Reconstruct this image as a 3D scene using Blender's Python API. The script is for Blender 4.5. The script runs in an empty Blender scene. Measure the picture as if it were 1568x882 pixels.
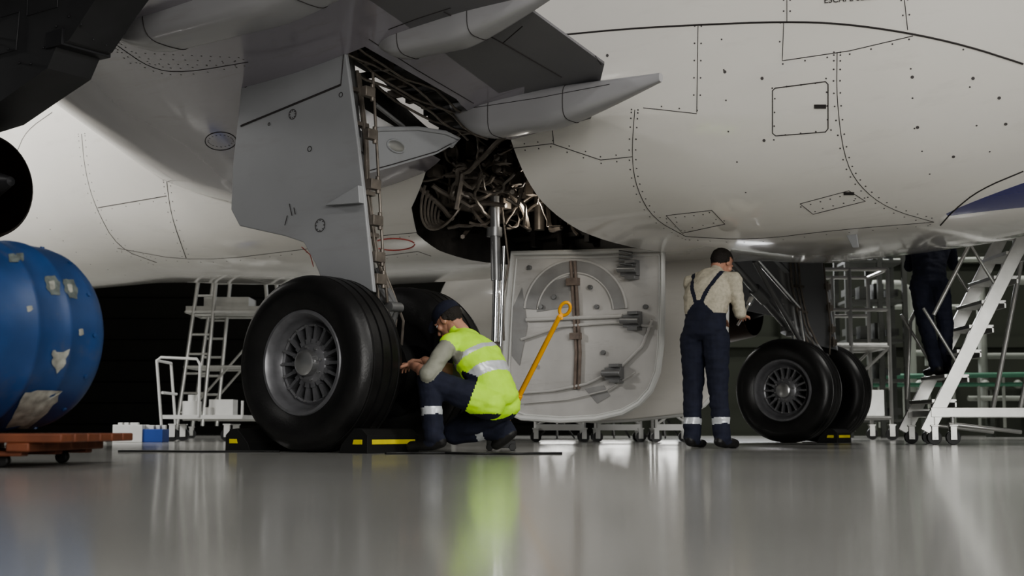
import bpy,bmesh,math,random
from mathutils import Vector as V, Matrix
from mathutils.bvhtree import BVHTree
random.seed(4)
sc=bpy.context.scene
sc.view_settings.look='AgX - Medium High Contrast'
PITCH=math.atan(216/2050)
# ---------------------------------------------------------------- camera
cd=bpy.data.cameras.new('camera'); cam=bpy.data.objects.new('camera',cd); sc.collection.objects.link(cam)
cam.location=(0,0,.15); cam.rotation_euler=(math.pi/2+PITCH,0,0); cd.lens=2050/1568*36; cd.sensor_width=36
cd.dof.use_dof=True; cd.dof.focus_distance=9.6; cd.dof.aperture_fstop=2.8; cd.clip_end=300
sc.camera=cam
# survey ray (photo measured at 1568x882)
def ray(u,v):
    c,s=math.cos(PITCH),math.sin(PITCH)
    x=(u-784)/2050; y=(441-v)/2050
    return V((0,0,.15)), V((x,c-s*y,s+c*y)).normalized()
# ---------------------------------------------------------------- aircraft frame
MID=V((1.184,12.36,0)); AX=V((.817,-.576,0)).normalized(); LX=V((.576,.817,0)).normalized()
def W(a,s,z): return MID+AX*a+LX*s+V((0,0,z))
MA=Matrix(((AX.x,LX.x,0,MID.x),(AX.y,LX.y,0,MID.y),(0,0,1,0),(0,0,0,1)))
MAI=MA.inverted()
def lray(u,v):
    o,d=ray(u,v); return MAI@o,(MAI.to_3x3()@d)
def on_s(u,v,s):
    o,d=lray(u,v); t=(s-o.y)/d.y; return o+d*t
def on_a(u,v,a):
    o,d=lray(u,v); t=(a-o.x)/d.x; return o+d*t
def on_y(u,v,Y):
    o,d=ray(u,v); return o+d*(Y/d.y)
# ---------------------------------------------------------------- materials
def mat(name,col,rough=.5,metal=0,var=.1,scale=5,bump=0,bscale=40,coat=0,emit=0,rvar=0,spec=.5,grime=0):
    m=bpy.data.materials.new(name); m.use_nodes=True; nt=m.node_tree; b=nt.nodes['Principled BSDF']
    tc=nt.nodes.new('ShaderNodeTexCoord'); n=nt.nodes.new('ShaderNodeTexNoise'); n.inputs['Scale'].default_value=scale; n.inputs['Detail'].default_value=6
    nt.links.new(tc.outputs['Object'],n.inputs['Vector'])
    mx=nt.nodes.new('ShaderNodeMix'); mx.data_type='RGBA'
    c=V(col); mx.inputs[6].default_value=(*[max(0,x*(1-var*1.6)) for x in c],1); mx.inputs[7].default_value=(*[min(1,x*(1+var)) for x in c],1)
    nt.links.new(n.outputs['Fac'],mx.inputs[0]); out=mx.outputs[2]
    if grime:
        mp=nt.nodes.new('ShaderNodeMapping'); mp.inputs['Scale'].default_value=(1.0,5,5); nt.links.new(tc.outputs['Object'],mp.inputs[0])
        n4=nt.nodes.new('ShaderNodeTexNoise'); n4.inputs['Scale'].default_value=1.3; n4.inputs['Detail'].default_value=10; n4.inputs['Roughness'].default_value=.7; nt.links.new(mp.outputs[0],n4.inputs['Vector'])
        cr=nt.nodes.new('ShaderNodeMapRange'); cr.inputs[1].default_value=.55; cr.inputs[2].default_value=.85; cr.inputs[3].default_value=0; cr.inputs[4].default_value=grime; nt.links.new(n4.outputs['Fac'],cr.inputs[0])
        m2=nt.nodes.new('ShaderNodeMix'); m2.data_type='RGBA'; nt.links.new(cr.outputs[0],m2.inputs[0]); nt.links.new(out,m2.inputs[6]); m2.inputs[7].default_value=(.16,.13,.10,1); out=m2.outputs[2]
    nt.links.new(out,b.inputs['Base Color'])
    b.inputs['Roughness'].default_value=rough; b.inputs['Metallic'].default_value=metal
    b.inputs['Coat Weight'].default_value=coat; b.inputs['Coat Roughness'].default_value=.08
    b.inputs['Specular IOR Level'].default_value=spec
    if rvar:
        mr=nt.nodes.new('ShaderNodeMapRange'); mr.inputs[3].default_value=rough-rvar; mr.inputs[4].default_value=rough+rvar
        n2=nt.nodes.new('ShaderNodeTexNoise'); n2.inputs['Scale'].default_value=scale*.6; nt.links.new(tc.outputs['Object'],n2.inputs['Vector'])
        nt.links.new(n2.outputs['Fac'],mr.inputs[0]); nt.links.new(mr.outputs[0],b.inputs['Roughness'])
    if bump:
        bp=nt.nodes.new('ShaderNodeBump'); bp.inputs['Strength'].default_value=bump; bp.inputs['Distance'].default_value=.01
        n3=nt.nodes.new('ShaderNodeTexNoise'); n3.inputs['Scale'].default_value=bscale; nt.links.new(tc.outputs['Object'],n3.inputs['Vector'])
        nt.links.new(n3.outputs['Fac'],bp.inputs['Height']); nt.links.new(bp.outputs[0],b.inputs['Normal'])
    if emit:
        b.inputs['Emission Color'].default_value=(*col,1); b.inputs['Emission Strength'].default_value=emit
    return m
M={}
M['white']=mat('aircraft_white_paint',(.78,.755,.71),.22,0,.03,1.2,coat=1,rvar=.05,grime=.16)
M['wing']=mat('wing_grey_paint',(.29,.27,.305),.20,0,.08,1.5,coat=1,grime=.4)
M['fairing']=mat('flap_fairing_paint',(.34,.335,.345),.35,0,.06,1.5,coat=.3,grime=.3)
M['flap']=mat('flap_dark_grey',(.15,.147,.155),.4,0,.08,2)
M['door']=mat('gear_door_grey',(.31,.315,.325),.42,0,.06,2.5,grime=.25)
M['seam']=mat('panel_gap',(.04,.035,.035),.7)
M['rivet']=mat('fastener',(.12,.11,.11),.5,.3)
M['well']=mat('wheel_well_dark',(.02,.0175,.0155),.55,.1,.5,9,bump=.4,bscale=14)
M['wellmetal']=mat('well_metal',(.20,.175,.15),.42,.4,.5,12)
M['dark']=mat('engine_dark',(.03,.03,.033),.5,.2,.3,4)
M['pylon']=mat('pylon_shaded_grey',(.04,.04,.042),.5,.1,.3,3)  # grey darkened so the colour carries the pylon's shadow
M['bronze']=mat('exhaust_metal',(.05,.036,.028),.4,.8,.3,6)
M['rubber']=mat('tyre_rubber',(.014,.0135,.0135),.42,0,.5,7,bump=.12,bscale=60,rvar=.08)
M['rim']=mat('wheel_rim_grey',(.20,.20,.21),.38,.4,.25,14)
M['chrome']=mat('chrome',(.75,.75,.76),.15,1,.05)
M['hub']=mat('hub_cap_metal',(.45,.45,.45),.3,.8,.1)
M['alu']=mat('aluminium',(.50,.50,.48),.35,.7,.15,8)
M['strut']=mat('strut_grey',(.26,.26,.26),.35,.5,.2,8)
M['black']=mat('black_plastic',(.012,.012,.012),.5)
M['whitep']=mat('white_painted_steel',(.70,.70,.68),.4,0,.08,6)
M['yellow']=mat('yellow_paint',(.70,.60,.04),.5,0,.2,10)
M['orange']=mat('orange_yellow_steel',(.80,.38,.02),.42,0,.15,10)
M['blue']=mat('blue_painted_drum',(.018,.058,.17),.42,0,.35,5,bump=.06,bscale=9,rvar=.1,grime=.45)
M['blue2']=mat('blue_plastic',(.04,.09,.35),.4)
M['label']=mat('worn_label',(.34,.34,.30),.7,0,.6,22)
M['label2']=mat('stained_label',(.13,.15,.14),.7,0,.6,30)
M['wood']=mat('orange_dolly_paint',(.17,.052,.022),.6,0,.45,9)
M['red']=mat('red_marking',(.45,.06,.05),.5)
M['rust']=mat('rusty_rib',(.24,.19,.16),.6,.1,.4,14)
M['skin']=mat('skin',(.50,.27,.19),.5,0,.08,20)
M['navy']=mat('navy_workwear',(.014,.017,.036),.85,0,.3,18,bump=.6,bscale=18)
M['hair']=mat('dark_hair',(.02,.015,.012),.7,0,.4,60,bump=.8,bscale=150)
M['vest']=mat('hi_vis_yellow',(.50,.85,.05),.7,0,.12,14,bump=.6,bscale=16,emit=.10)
M['refl']=mat('reflective_tape',(.62,.64,.66),.35,.2,.1,20)
M['shirtg']=mat('grey_olive_shirt',(.30,.30,.25),.85,0,.12,16,bump=.4,bscale=22)
M['shirtc']=mat('cream_shirt',(.50,.46,.37),.85,0,.25,45,bump=.4,bscale=22)
M['shoe']=mat('black_shoe',(.015,.014,.014),.5,0,.2,20)
M['eye']=mat('eye_white',(.7,.7,.68),.3)
M['green']=mat('green_rail',(.08,.22,.14),.5)
M['pipe']=mat('pipe_grey',(.34,.36,.32),.5,0,.1,4)
M['darkrack']=mat('rack_dark',(.09,.095,.085),.6,0,.2,4)
M['doorin']=mat('door_inner_paint',(.60,.585,.565),.38,0,.28,1.8,rvar=.1,grime=.5)
M['doorring']=mat('door_ring_grey',(.34,.335,.33),.45,0,.35,3,grime=.5)
M['glow']=mat('glow_panel_face',(1,.99,.95),.4,emit=10)  # emissive face of the added panels behind the belly doors
# ---------------------------------------------------------------- mesh builder
def frame(d):
    d=d.normalized(); h=V((0,0,1)) if abs(d.z)<.9 else V((1,0,0))
    x=d.cross(h).normalized(); return x,d.cross(x).normalized()
class MB:
    def __init__(s): s.v=[];s.f=[];s.m=[];s.c=0
    def add(s,vs,fs):
        o=len(s.v); s.v+= [V(p) for p in vs]
        for f in fs: s.f.append([i+o for i in f]); s.m.append(s.c)
        return s
    def box(s,c,size,R=None):
        c=V(c); x,y,z=[k/2 for k in size]; vs=[V((i,j,k)) for i in(-x,x) for j in(-y,y) for k in(-z,z)]
        if R is not None: vs=[R@q for q in vs]
        return s.add([c+q for q in vs],[(0,1,3,2),(4,6,7,5),(0,4,5,1),(2,3,7,6),(0,2,6,4),(1,5,7,3)])
    def loft(s,rings,cap=True,closed=False):
        n=len(rings[0]); vs=[p for r in rings for p in r]; fs=[]
        for i in range(len(rings)-1+(1 if closed else 0)):
            for j in range(n):
                a=i*n+j;b=i*n+(j+1)%n; k=((i+1)%len(rings))*n
                fs.append((a,b,k+(j+1)%n,k+j))
        if cap and not closed: fs.append(tuple(range(n))[::-1]); fs.append(tuple((len(rings)-1)*n+j for j in range(n)))
        return s.add(vs,fs)
    def cyl(s,p0,p1,r0,r1=None,seg=16):
        p0,p1=V(p0),V(p1); r1=r0 if r1 is None else r1; x,y=frame(p1-p0)
        R=[[p+x*(r*math.cos(2*math.pi*j/seg))+y*(r*math.sin(2*math.pi*j/seg)) for j in range(seg)] for p,r in((p0,r0),(p1,r1))]
        return s.loft(R)
    def tube(s,pts,r,seg=6,closed=False):
        pts=[V(p) for p in pts]; R=[];n=len(pts); x0=None
        for i,p in enumerate(pts):
            if closed: d=pts[(i+1)%n]-pts[i-1]
            else: d=pts[min(i+1,n-1)]-pts[max(i-1,0)]
            if d.length<1e-9: d=V((0,0,1))
            d.normalize()
            if x0 is None: x0,_=frame(d)
            x=(x0-d*x0.dot(d))
            if x.length<1e-6: x,_=frame(d)
            x.normalize(); x0=x; y=d.cross(x)
            R.append([p+x*(r*math.cos(2*math.pi*j/seg))+y*(r*math.sin(2*math.pi*j/seg)) for j in range(seg)])
        return s.loft(R,closed=closed)
    def ell(s,c,ax,ay,az,seg=16,rings=10):
        c,ax,ay,az=V(c),V(ax),V(ay),V(az); vs=[c+az];fs=[]
        for i in range(1,rings):
            t=math.pi*i/rings
            for j in range(seg):
                p=2*math.pi*j/seg; vs.append(c+az*math.cos(t)+(ax*math.cos(p)+ay*math.sin(p))*math.sin(t))
        vs.append(c-az)
        for j in range(seg):
            fs.append((0,1+j,1+(j+1)%seg)); L=len(vs)-1; b=1+(rings-2)*seg; fs.append((L,b+(j+1)%seg,b+j))
        for i in range(rings-2):
            for j in range(seg):
                a=1+i*seg; fs.append((a+j,a+seg+j,a+seg+(j+1)%seg,a+(j+1)%seg))
        return s.add(vs,fs)
    def sph(s,c,r,seg=12,rings=8): return s.ell(c,(r,0,0),(0,r,0),(0,0,r),seg,rings)
    def cap(s,p0,p1,r0,r1,seg=14):
        p0,p1=V(p0),V(p1); d=p1-p0; dn=d.normalized(); x,y=frame(d); R=[]
        for k in range(1,5):
            t=math.pi/2*k/5; t=math.pi/2-t
            R.append((p0-dn*r0*math.sin(t),r0*math.cos(t)))
        R.append((p0,r0)); R.append((p0.lerp(p1,.5),(r0+r1)/2)); R.append((p1,r1))
        for k in range(1,5):
            t=math.pi/2*k/5; R.append((p1+dn*r1*math.sin(t),r1*math.cos(t)))
        return s.loft([[c+x*(r*math.cos(2*math.pi*j/seg))+y*(r*math.sin(2*math.pi*j/seg)) for j in range(seg)] for c,r in R])
    def rev(s,c,axis,prof,seg=48,closed=False):
        c=V(c);axis=V(axis).normalized();x,y=frame(axis)
        R=[[c+axis*h+x*(r*math.cos(2*math.pi*j/seg))+y*(r*math.sin(2*math.pi*j/seg)) for j in range(seg)] for h,r in prof]
        return s.loft(R,cap=False,closed=closed)
    def prism(s,poly,ext):
        poly=[V(p) for p in poly]; ext=V(ext); n=len(poly)
        return s.add(poly+[p+ext for p in poly],[tuple(range(n))[::-1],tuple(range(n,2*n))]+[(i,(i+1)%n,n+(i+1)%n,n+i) for i in range(n)])
    def obj(s,name,mats,parent=None,smooth=True,bevel=0,ang=35):
        me=bpy.data.meshes.new(name); me.from_pydata([tuple(p) for p in s.v],[],s.f)
        for k in mats: me.materials.append(M[k] if isinstance(k,str) else k)
        for p,mi in zip(me.polygons,s.m): p.material_index=mi
        bm=bmesh.new(); bm.from_mesh(me); bmesh.ops.recalc_face_normals(bm,faces=bm.faces); bm.to_mesh(me); bm.free()
        if smooth: me.shade_smooth(); me.set_sharp_from_angle(angle=math.radians(ang))
        o=bpy.data.objects.new(name,me); sc.collection.objects.link(o)
        if parent is not None: attach(o,parent)
        if bevel:
            b=o.modifiers.new('bevel','BEVEL'); b.width=bevel; b.segments=2; b.limit_method='ANGLE'
        return o
def attach(o,parent):
    o.parent=parent
    if not parent.get('aircraft'): o.matrix_parent_inverse=Matrix.Translation(-V(parent.location))
def empty(name,loc=(0,0,0)):
    e=bpy.data.objects.new(name,None); e.location=loc; e.empty_display_size=.2; sc.collection.objects.link(e); return e
def bake(o):
    dg=bpy.context.evaluated_depsgraph_get(); dg.update()
    me=bpy.data.meshes.new_from_object(o.evaluated_get(dg)); o.modifiers.clear(); o.data=me; return o
# ---------------------------------------------------------------- interpolation
def interp(keys,x):
    xs=[k[0] for k in keys]
    if x<=xs[0]: return list(keys[0][1:])
    if x>=xs[-1]: return list(keys[-1][1:])
    i=max(j for j in range(len(xs)-1) if xs[j]<=x)
    h=xs[i+1]-xs[i]; t=(x-xs[i])/h; out=[]
    def slope(j,c):
        if j==0 or j==len(xs)-1: return 0
        a=(keys[j][c]-keys[j-1][c])/(xs[j]-xs[j-1]); b=(keys[j+1][c]-keys[j][c])/(xs[j+1]-xs[j])
        return 0 if a*b<=0 else 2*a*b/(a+b)
    for c in range(1,len(keys[0])):
        m0,m1=slope(i,c)*h,slope(i+1,c)*h; y0,y1=keys[i][c],keys[i+1][c]
        out.append((2*t**3-3*t*t+1)*y0+(t**3-2*t*t+t)*m0+(-2*t**3+3*t*t)*y1+(t**3-t*t)*m1)
    return out
# ================================================================ AIRLINER
air=empty('passenger_airliner'); air['aircraft']=1; air.matrix_world=MA
HK=[ # a, w, zbot, n, ztop
(-17.7,.06,3.15,2,3.3),(-17.2,.6,2.75,2,4.0),(-16.3,1.15,2.35,2,4.75),(-14.5,1.78,2.03,2,5.75),(-12,1.975,1.95,2,6.09),(-7.2,1.975,1.95,2,6.09),(-5.4,2.1,1.84,2.5,6.09),
(-4,2.22,1.76,3.0,6.09),(-2,2.25,1.73,3.2,6.09),(.7,2.25,1.71,3.2,6.09),(1.6,2.22,1.62,3.0,6.09),(2.9,2.12,1.66,2.7,6.09),(4.6,1.98,1.86,2.1,6.09),(6.5,1.975,1.95,2,6.09),(12,1.55,2.9,2,6.07),(17,.75,4.2,2,5.8),(19.8,.12,5.0,2,5.35)]
def hull_ring(a,n=112):
    w,zb,e,zt=interp(HK,a); zc=zb+.5*(zt-zb); R=[]
    for j in range(n):
        t=2*math.pi*j/n; c,s_=math.cos(t),math.sin(t); ee=e if s_<0 else 2
        R.append(V((a,w*math.copysign(abs(c)**(2/ee),c),zc+(zt-zc if s_>0 else zc-zb)*math.copysign(abs(s_)**(2/ee),s_))))
    return R
sta=[-17.7,-17.6,-17.4,-17.2,-16.9,-16.6,-16.3,-15.8]+[-15.4+.4*i for i in range(23)]+[-6.2+.2*i for i in range(66)]+[7.2+.6*i for i in range(21)]+[19.8]
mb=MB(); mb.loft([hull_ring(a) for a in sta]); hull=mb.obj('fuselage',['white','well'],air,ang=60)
# wing
def zw(s):
    s=abs(s)
    return 2.42+.165*(max(s,2.15)-2.15) if s<4.4 else 2.791+.09*(s-4.4)
def wing_sec(s):
    k=abs(s); le=-4.4+.5*(max(k,1.2)-2.1); te=(1.42-max(0,2.95-k)*.75) if k<6.4 else 1.42+.27*(k-6.4); c=te-le; root=max(0,1-(k-2)/5)
    lo=[];up=[];N=26
    for i in range(N+1):
        t=(1-math.cos(math.pi*i/N))/2
        l=zw(s)+ (.26*root+.08)*(1-min(1,t/.3)**.5) -.20*root*math.sin(math.pi*min(t/.8,1)) +.13*(max(0,t-.6)/.4)**1.5
        th=5*.12*c*(.2969*t**.5-.126*t-.3516*t*t+.2843*t**3-.1015*t**4)+.012
        lo.append(V((le+c*t,s,l))); up.append(V((le+c*t,s,l+th)))
    return lo+up[::-1]
wings=[]
for sg,nm in((-1,'wing_port'),(1,'wing_starboard')):
    mb=MB(); ss=[1.2,1.8,2.1,2.4,2.7,2.95,3.3,3.6,3.9,4.2,4.5,5,5.6,6.4,7.5,9,11,13,15,16.8]
    mb.loft([wing_sec(sg*k) for k in ss])
    for i,f in enumerate(mb.f):
        c=sum((mb.v[k] for k in f),V())/len(f)
        if c.x>.62 and len(f)==4: mb.m[i]=2
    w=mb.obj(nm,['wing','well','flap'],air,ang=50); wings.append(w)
# wheel well cutters
WELL=[(.2,-4.08,.14),(.2,-3.06,.14),(.02,-2.45,.17),(-.02,-2.15,.2),(.03,-1.7,9),(.14,-1.25,9),(.30,-.8,9),(.45,-.3,9),(-1.25,-.3,9),(-1.42,-.7,9),(-1.5,-1.1,9),(-1.48,-1.45,9),(-1.3,-1.75,9),(-.95,-1.98,9),(-.66,-2.15,.3),(-.6,-2.45,.28),(-.45,-3.0,.26),(-.40,-4.08,.24)]
cut=[]
for sg in(1,-1):
    mb=MB()
    bot=[V((a,s*sg,.9)) for a,s,h in WELL]; top=[V((a,s*sg,2.8 if h==9 else zw(s)+h)) for a,s,h in WELL]
    mb.loft([bot,top]); c=mb.obj('cutter',['well','well','well'],air,smooth=False)
    bm=bmesh.new(); bm.from_mesh(c.data); bmesh.ops.triangulate(bm,faces=[f for f in bm.faces if len(f.verts)>4]); bmesh.ops.recalc_face_normals(bm,faces=bm.faces); bm.to_mesh(c.data); bm.free()
    for p in c.data.polygons: p.material_index=1
    cut.append(c)
bpy.context.view_layer.update()
def hullbvh(o):
    return BVHTree.FromPolygons([v.co.copy() for v in o.data.vertices],[tuple(p.vertices) for p in o.data.polygons])
HB=hullbvh(hull); WB=hullbvh(wings[0])
for o,cs in((hull,cut),(wings[0],[cut[0]]),(wings[1],[cut[1]])):
    for c in cs:
        m=o.modifiers.new('well','BOOLEAN'); m.operation='DIFFERENCE'; m.object=c; m.solver='EXACT'
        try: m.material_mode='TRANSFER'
        except Exception: pass
    bake(o); o.data.set_sharp_from_angle(angle=math.radians(50))
for c in cut: bpy.data.objects.remove(c,do_unlink=True)
def hit(u,v,bvh=None,off=.002):
    o,d=lray(u,v); d=d.normalized(); h=(bvh or HB).ray_cast(o,d)
    if h[0] is None: return None
    n=h[1] if h[1].dot(d)<0 else -h[1]
    return h[0]+n*off,n
# blue cheat-line paint under the aft belly (in aircraft coordinates)
def paint_hull():
    m=M['white'].copy(); m.name='fuselage_livery'; nt=m.node_tree; b=nt.nodes['Principled BSDF']
    src=b.inputs['Base Color'].links[0].from_socket
    tc=[n for n in nt.nodes if n.type=='TEX_COORD'][0]
    sp=nt.nodes.new('ShaderNodeSeparateXYZ'); nt.links.new(tc.outputs['Object'],sp.inputs[0])
    def mth(op,a,b_=None):
        n=nt.nodes.new('ShaderNodeMath'); n.operation=op
        for i,x in enumerate((a,b_)):
            if x is None: continue
            if isinstance(x,(int,float)): n.inputs[i].default_value=x
            else: nt.links.new(x,n.inputs[i])
        return n.outputs[0]
    def ln(p,q):
        sl=(q.z-p.z)/(q.x-p.x); return mth('ADD',mth('MULTIPLY',sp.outputs[0],sl),p.z-sl*p.x)
    A0,A1=hit(1458,322)[0],hit(1566,280)[0]; B0,B1=hit(1462,329)[0],hit(1566,317)[0]
    k=mth('LESS_THAN',sp.outputs[2],ln(A0,A1)); k2=mth('GREATER_THAN',sp.outputs[2],ln(B0,B1)); k3=mth('GREATER_THAN',sp.outputs[0],min(A0.x,B0.x)-.05)
    k4=mth('LESS_THAN',sp.outputs[0],9.0)
    k=mth('MULTIPLY',mth('MULTIPLY',k,k2),mth('MULTIPLY',k3,k4))
    mx=nt.nodes.new('ShaderNodeMix'); mx.data_type='RGBA'; nt.links.new(k,mx.inputs[0]); nt.links.new(src,mx.inputs[6]); mx.inputs[7].default_value=(.02,.02,.17,1)
    nt.links.new(mx.outputs[2],b.inputs['Base Color'])
    return m
hull.data.materials[0]=paint_hull()
# panel lines + rivets
def resample(pts,st=8):
    out=[]
    for (x0,y0),(x1,y1) in zip(pts,pts[1:]):
        n=max(1,int(math.hypot(x1-x0,y1-y0)/st))
        out+=[(x0+(x1-x0)*i/n,y0+(y1-y0)*i/n) for i in range(n)]
    return out+[pts[-1]]
def smoothp(pts):
    for _ in range(2):
        q=[pts[0]]
        for a,b in zip(pts,pts[1:]): q+=[(a[0]*.75+b[0]*.25,a[1]*.75+b[1]*.25),(a[0]*.25+b[0]*.75,a[1]*.25+b[1]*.75)]
        pts=q+[pts[-1]]
    return pts
seams=MB(); riv=MB()
def seam(pts,r=.003,riven=0,bvh=None,sm=False,off=5,line=True):
    if sm: pts=smoothp(pts)
    run=[]
    for q in resample(pts) if line else []:
        h=hit(*q,bvh=bvh,off=.0005)
        if h is None or (run and (h[0]-run[-1]).length>.35):
            if len(run)>1: seams.tube(run,r,5)
            run=[]
            if h is None: continue
        run.append(h[0])
    if len(run)>1: seams.tube(run,r,5)
    if riven:
        for sgn in((-1,1) if riven>0 else (1,)):
            rs=resample(pts,abs(riven))
            for a,b in zip(rs,rs[1:]):
                dx,dy=b[0]-a[0],b[1]-a[1]; L=math.hypot(dx,dy) or 1
                h=hit(a[0]-dy/L*off*sgn,a[1]+dx/L*off*sgn,bvh=bvh,off=0)
                if h: riv.cyl(h[0]-h[1]*.003,h[0]+h[1]*.0015,.0065,seg=7)
seam([(855,54),(960,44),(1070,38),(1200,33),(1290,36),(1390,50),(1480,70),(1567,98)],.007,0,sm=True)
seam([(1069,40),(1067,172)],.003,24); seam([(1200,35),(1198,93),(1300,78),(1398,55)],.003,-26)
seam([(1282,80),(1281,150),(1292,240),(1315,285),(1360,320),(1430,340)],.003,22,sm=True)
seam([(1067,174),(985,165)],.003,-22); seam([(972,168),(967,240),(975,290),(1000,335),(1050,362)],.003,22,sm=True)
seam([(1187,135),(1264,125),(1268,129),(1268,197),(1264,202),(1188,208),(1183,204),(1183,139),(1187,135)],.004)
seam([(1182,130),(1270,120),(1273,204),(1180,214),(1182,130)],.003,-20,line=False)
seam([(762,230),(845,220),(920,245),(968,240)],.003,20); seam([(845,190),(848,220)],.003)
seam([(1225,312),(1300,292),(1325,308),(1245,328),(1225,312)],.003,-14)
seam([(1020,330),(1090,322),(1110,343),(1045,357),(1020,330)],.003,-14)
seam([(1567,262),(1500,290),(1460,322),(1440,345)],.006,0,sm=True)
seam([(25,235),(40,200),(80,172)],.004,0,sm=True); seam([(125,205),(130,260),(145,315),(180,380),(240,402)],.004,20,sm=True)
seam([(150,318),(255,300)],.004,-18); seam([(255,275),(262,330),(285,395)],.004,20,sm=True)
seam([(180,380),(300,402),(480,380)],.003,-16,sm=True)
seam([(1205,0),(1205,34)],.003,16); seam([(1385,0),(1390,46)],.003,16)
seam([(1050,362),(1150,368),(1280,352),(1430,340)],.003,-20,sm=True)
seam([(560,395),(640,385),(660,392)],.003,-14); seam([(570,362),(640,356)],.003,-12); seam([(60,330),(140,400),(220,425)],.003,-26,line=False)
seam([(1397,60),(1405,195),(1440,300)],.003,-34,line=False); seam([(1480,75),(1500,190),(1540,270)],.003,-40,line=False); seam([(1110,60),(1120,200),(1160,340)],.003,-46,line=False)
for (u,v) in [(1397,118),(1167,120),(1405,195),(1460,240),(1170,215),(1530,150),(1110,110),(930,85),(1540,190),(1490,120)]:
    h=hit(u,v,off=0)
    if h: riv.cyl(h[0]-h[1]*.003,h[0]+h[1]*.002,.012,seg=8)
# stencil lettering above the wing box
h0=hit(1262,5); h1=hit(1300,2)
if h0 and h1:
    tcu=bpy.data.curves.new('escape_stencil','FONT'); tcu.body='ESCAPE SLIDE'; tcu.size=.062; tcu.extrude=.0008
    to=bpy.data.objects.new('escape_stencil',tcu); sc.collection.objects.link(to); to.parent=air
    x=(h1[0]-h0[0]).normalized(); n=h0[1]; n=(n-x*n.dot(x)).normalized(); y=n.cross(x); to.matrix_local=Matrix(((x.x,y.x,n.x,0),(x.y,y.y,n.y,0),(x.z,y.z,n.z,0),(0,0,0,1))); to.location=h0[0]+n*.004; tcu.materials.append(M['seam'])
# red ring + slot marks on belly
red=MB()
rp=[hit(603+32*math.cos(t),374+9*math.sin(t)*1.0,off=.001) for t in [i*math.pi*2/24 for i in range(24)]]
rp=[p[0] for p in rp if p]
if len(rp)>6 and max((a-b).length for a,b in zip(rp,rp[1:]))<.5: red.tube(rp,.007,5)
r2=[hit(u,v,off=.001) for u,v in resample([(462,378),(475,390),(480,408)],5)]; r2=[p[0] for p in r2 if p]
if len(r2)>1: red.tube(r2,.005,5)
if red.v: red.obj('red_service_marks',['red'],air)
blk=MB()
for (u,v,du,dv) in[(1256,163,9,3),(1300,296,8,2)]:
    ps=[hit(u+i*du,v+j*dv,off=.002) for i,j in((-1,-1),(1,-1),(1,1),(-1,1))]
    if all(ps): blk.prism([p[0] for p in ps],ps[0][1]*.004)
if blk.v: blk.obj('hatch_latches',['seam'],air)
dm=MB(); h=hit(1301,360)
if h: dm.prism([h[0]+V((-.05,0,.05)),h[0]+V((.05,0,.05)),h[0]+V((.07,0,-.10)),h[0]+V((.02,0,-.10))],(0,.02,0)); dm.obj('drain_mast',['door'],air,bevel=.004)
# wing lower surface panel lines
seam([(565,60),(640,108),(725,158)],.004,0,WB); seam([(680,18),(770,66),(860,118)],.005,0,WB)
seam([(595,45),(640,28),(690,12)],.004,0,WB); seam([(850,0),(930,112)],.004,0,WB)
seam([(180,70),(230,105),(280,112),(380,95)],.003,18,WB,sm=True)
seam([(770,66),(800,40)],.004,0,WB); seam([(180,75),(380,84)],.003,-14,WB,line=False); seam([(200,92),(375,96)],.003,-14,WB,line=False); seam([(190,84),(378,90)],.003,-18,WB,line=False)
ring=[(338+24*math.cos(t),216+14*math.sin(t)) for t in [i*math.pi/10 for i in range(21)]]; seam(ring,.004,-8,WB)
seams.obj('panel_gaps',['seam'],air); riv.obj('fasteners',['rivet'],air,smooth=False)
# flap track fairings: flat-topped, slab-sided canoes with a blade-like tail
def cring(a0,a1,s,zt,zb,w,t,g=1.0,n=28):
    rise=.10; zT=zt-rise*t*.4
    b=zb+(zt-zb-.03)*(max(0,1-t/.22)**2) if t<.22 else (zb if t<.5 else zb+(zT-.06-zb)*((t-.5)/.5)**1.25)
    ww=w*(min(1,.25+.75*(t/.2)**.7) if t<.2 else (1 if t<.55 else 1-.80*((t-.55)/.45)**1.2))
    c=(zT+b)/2; h=max(.02,(zT-b)/2)
    return [V((a0+(a1-a0)*t,s+g*ww*math.copysign(abs(math.cos(p))**.55,math.cos(p)),c+g*h*math.copysign(abs(math.sin(p))**.6,math.sin(p)))) for p in [2*math.pi*j/n for j in range(n)]]
FAIR=[(-.10,1.74,2.72,2.66,2.345,.135),(.10,1.72,3.95,2.98,2.655,.14),(-1.5,2.0,5.05,3.12,2.66,.22)]
for sg,nm in((-1,'flap_fairings_port'),(1,'flap_fairings_starboard')):
    mb=MB()
    for a0,a1,s_,zt,zb,w in FAIR:
        mb.c=0; mb.loft([cring(a0,a1,sg*s_,zt,zb,w,i/30) for i in range(31)])
        mb.c=1
        for t in(.24,.60):
            mb.tube(cring(a0,a1,sg*s_,zt,zb,w,t,1.005),.0035,5,closed=True)
        R=[cring(a0,a1,sg*s_,zt,zb,w,i/30,1.004) for i in range(4,25)]
        for j in((13,) if sg<0 else (1,)): mb.tube([r[j] for r in R],.0025,5)
    mb.obj(nm,['fairing','seam'],air,ang=60)
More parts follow.
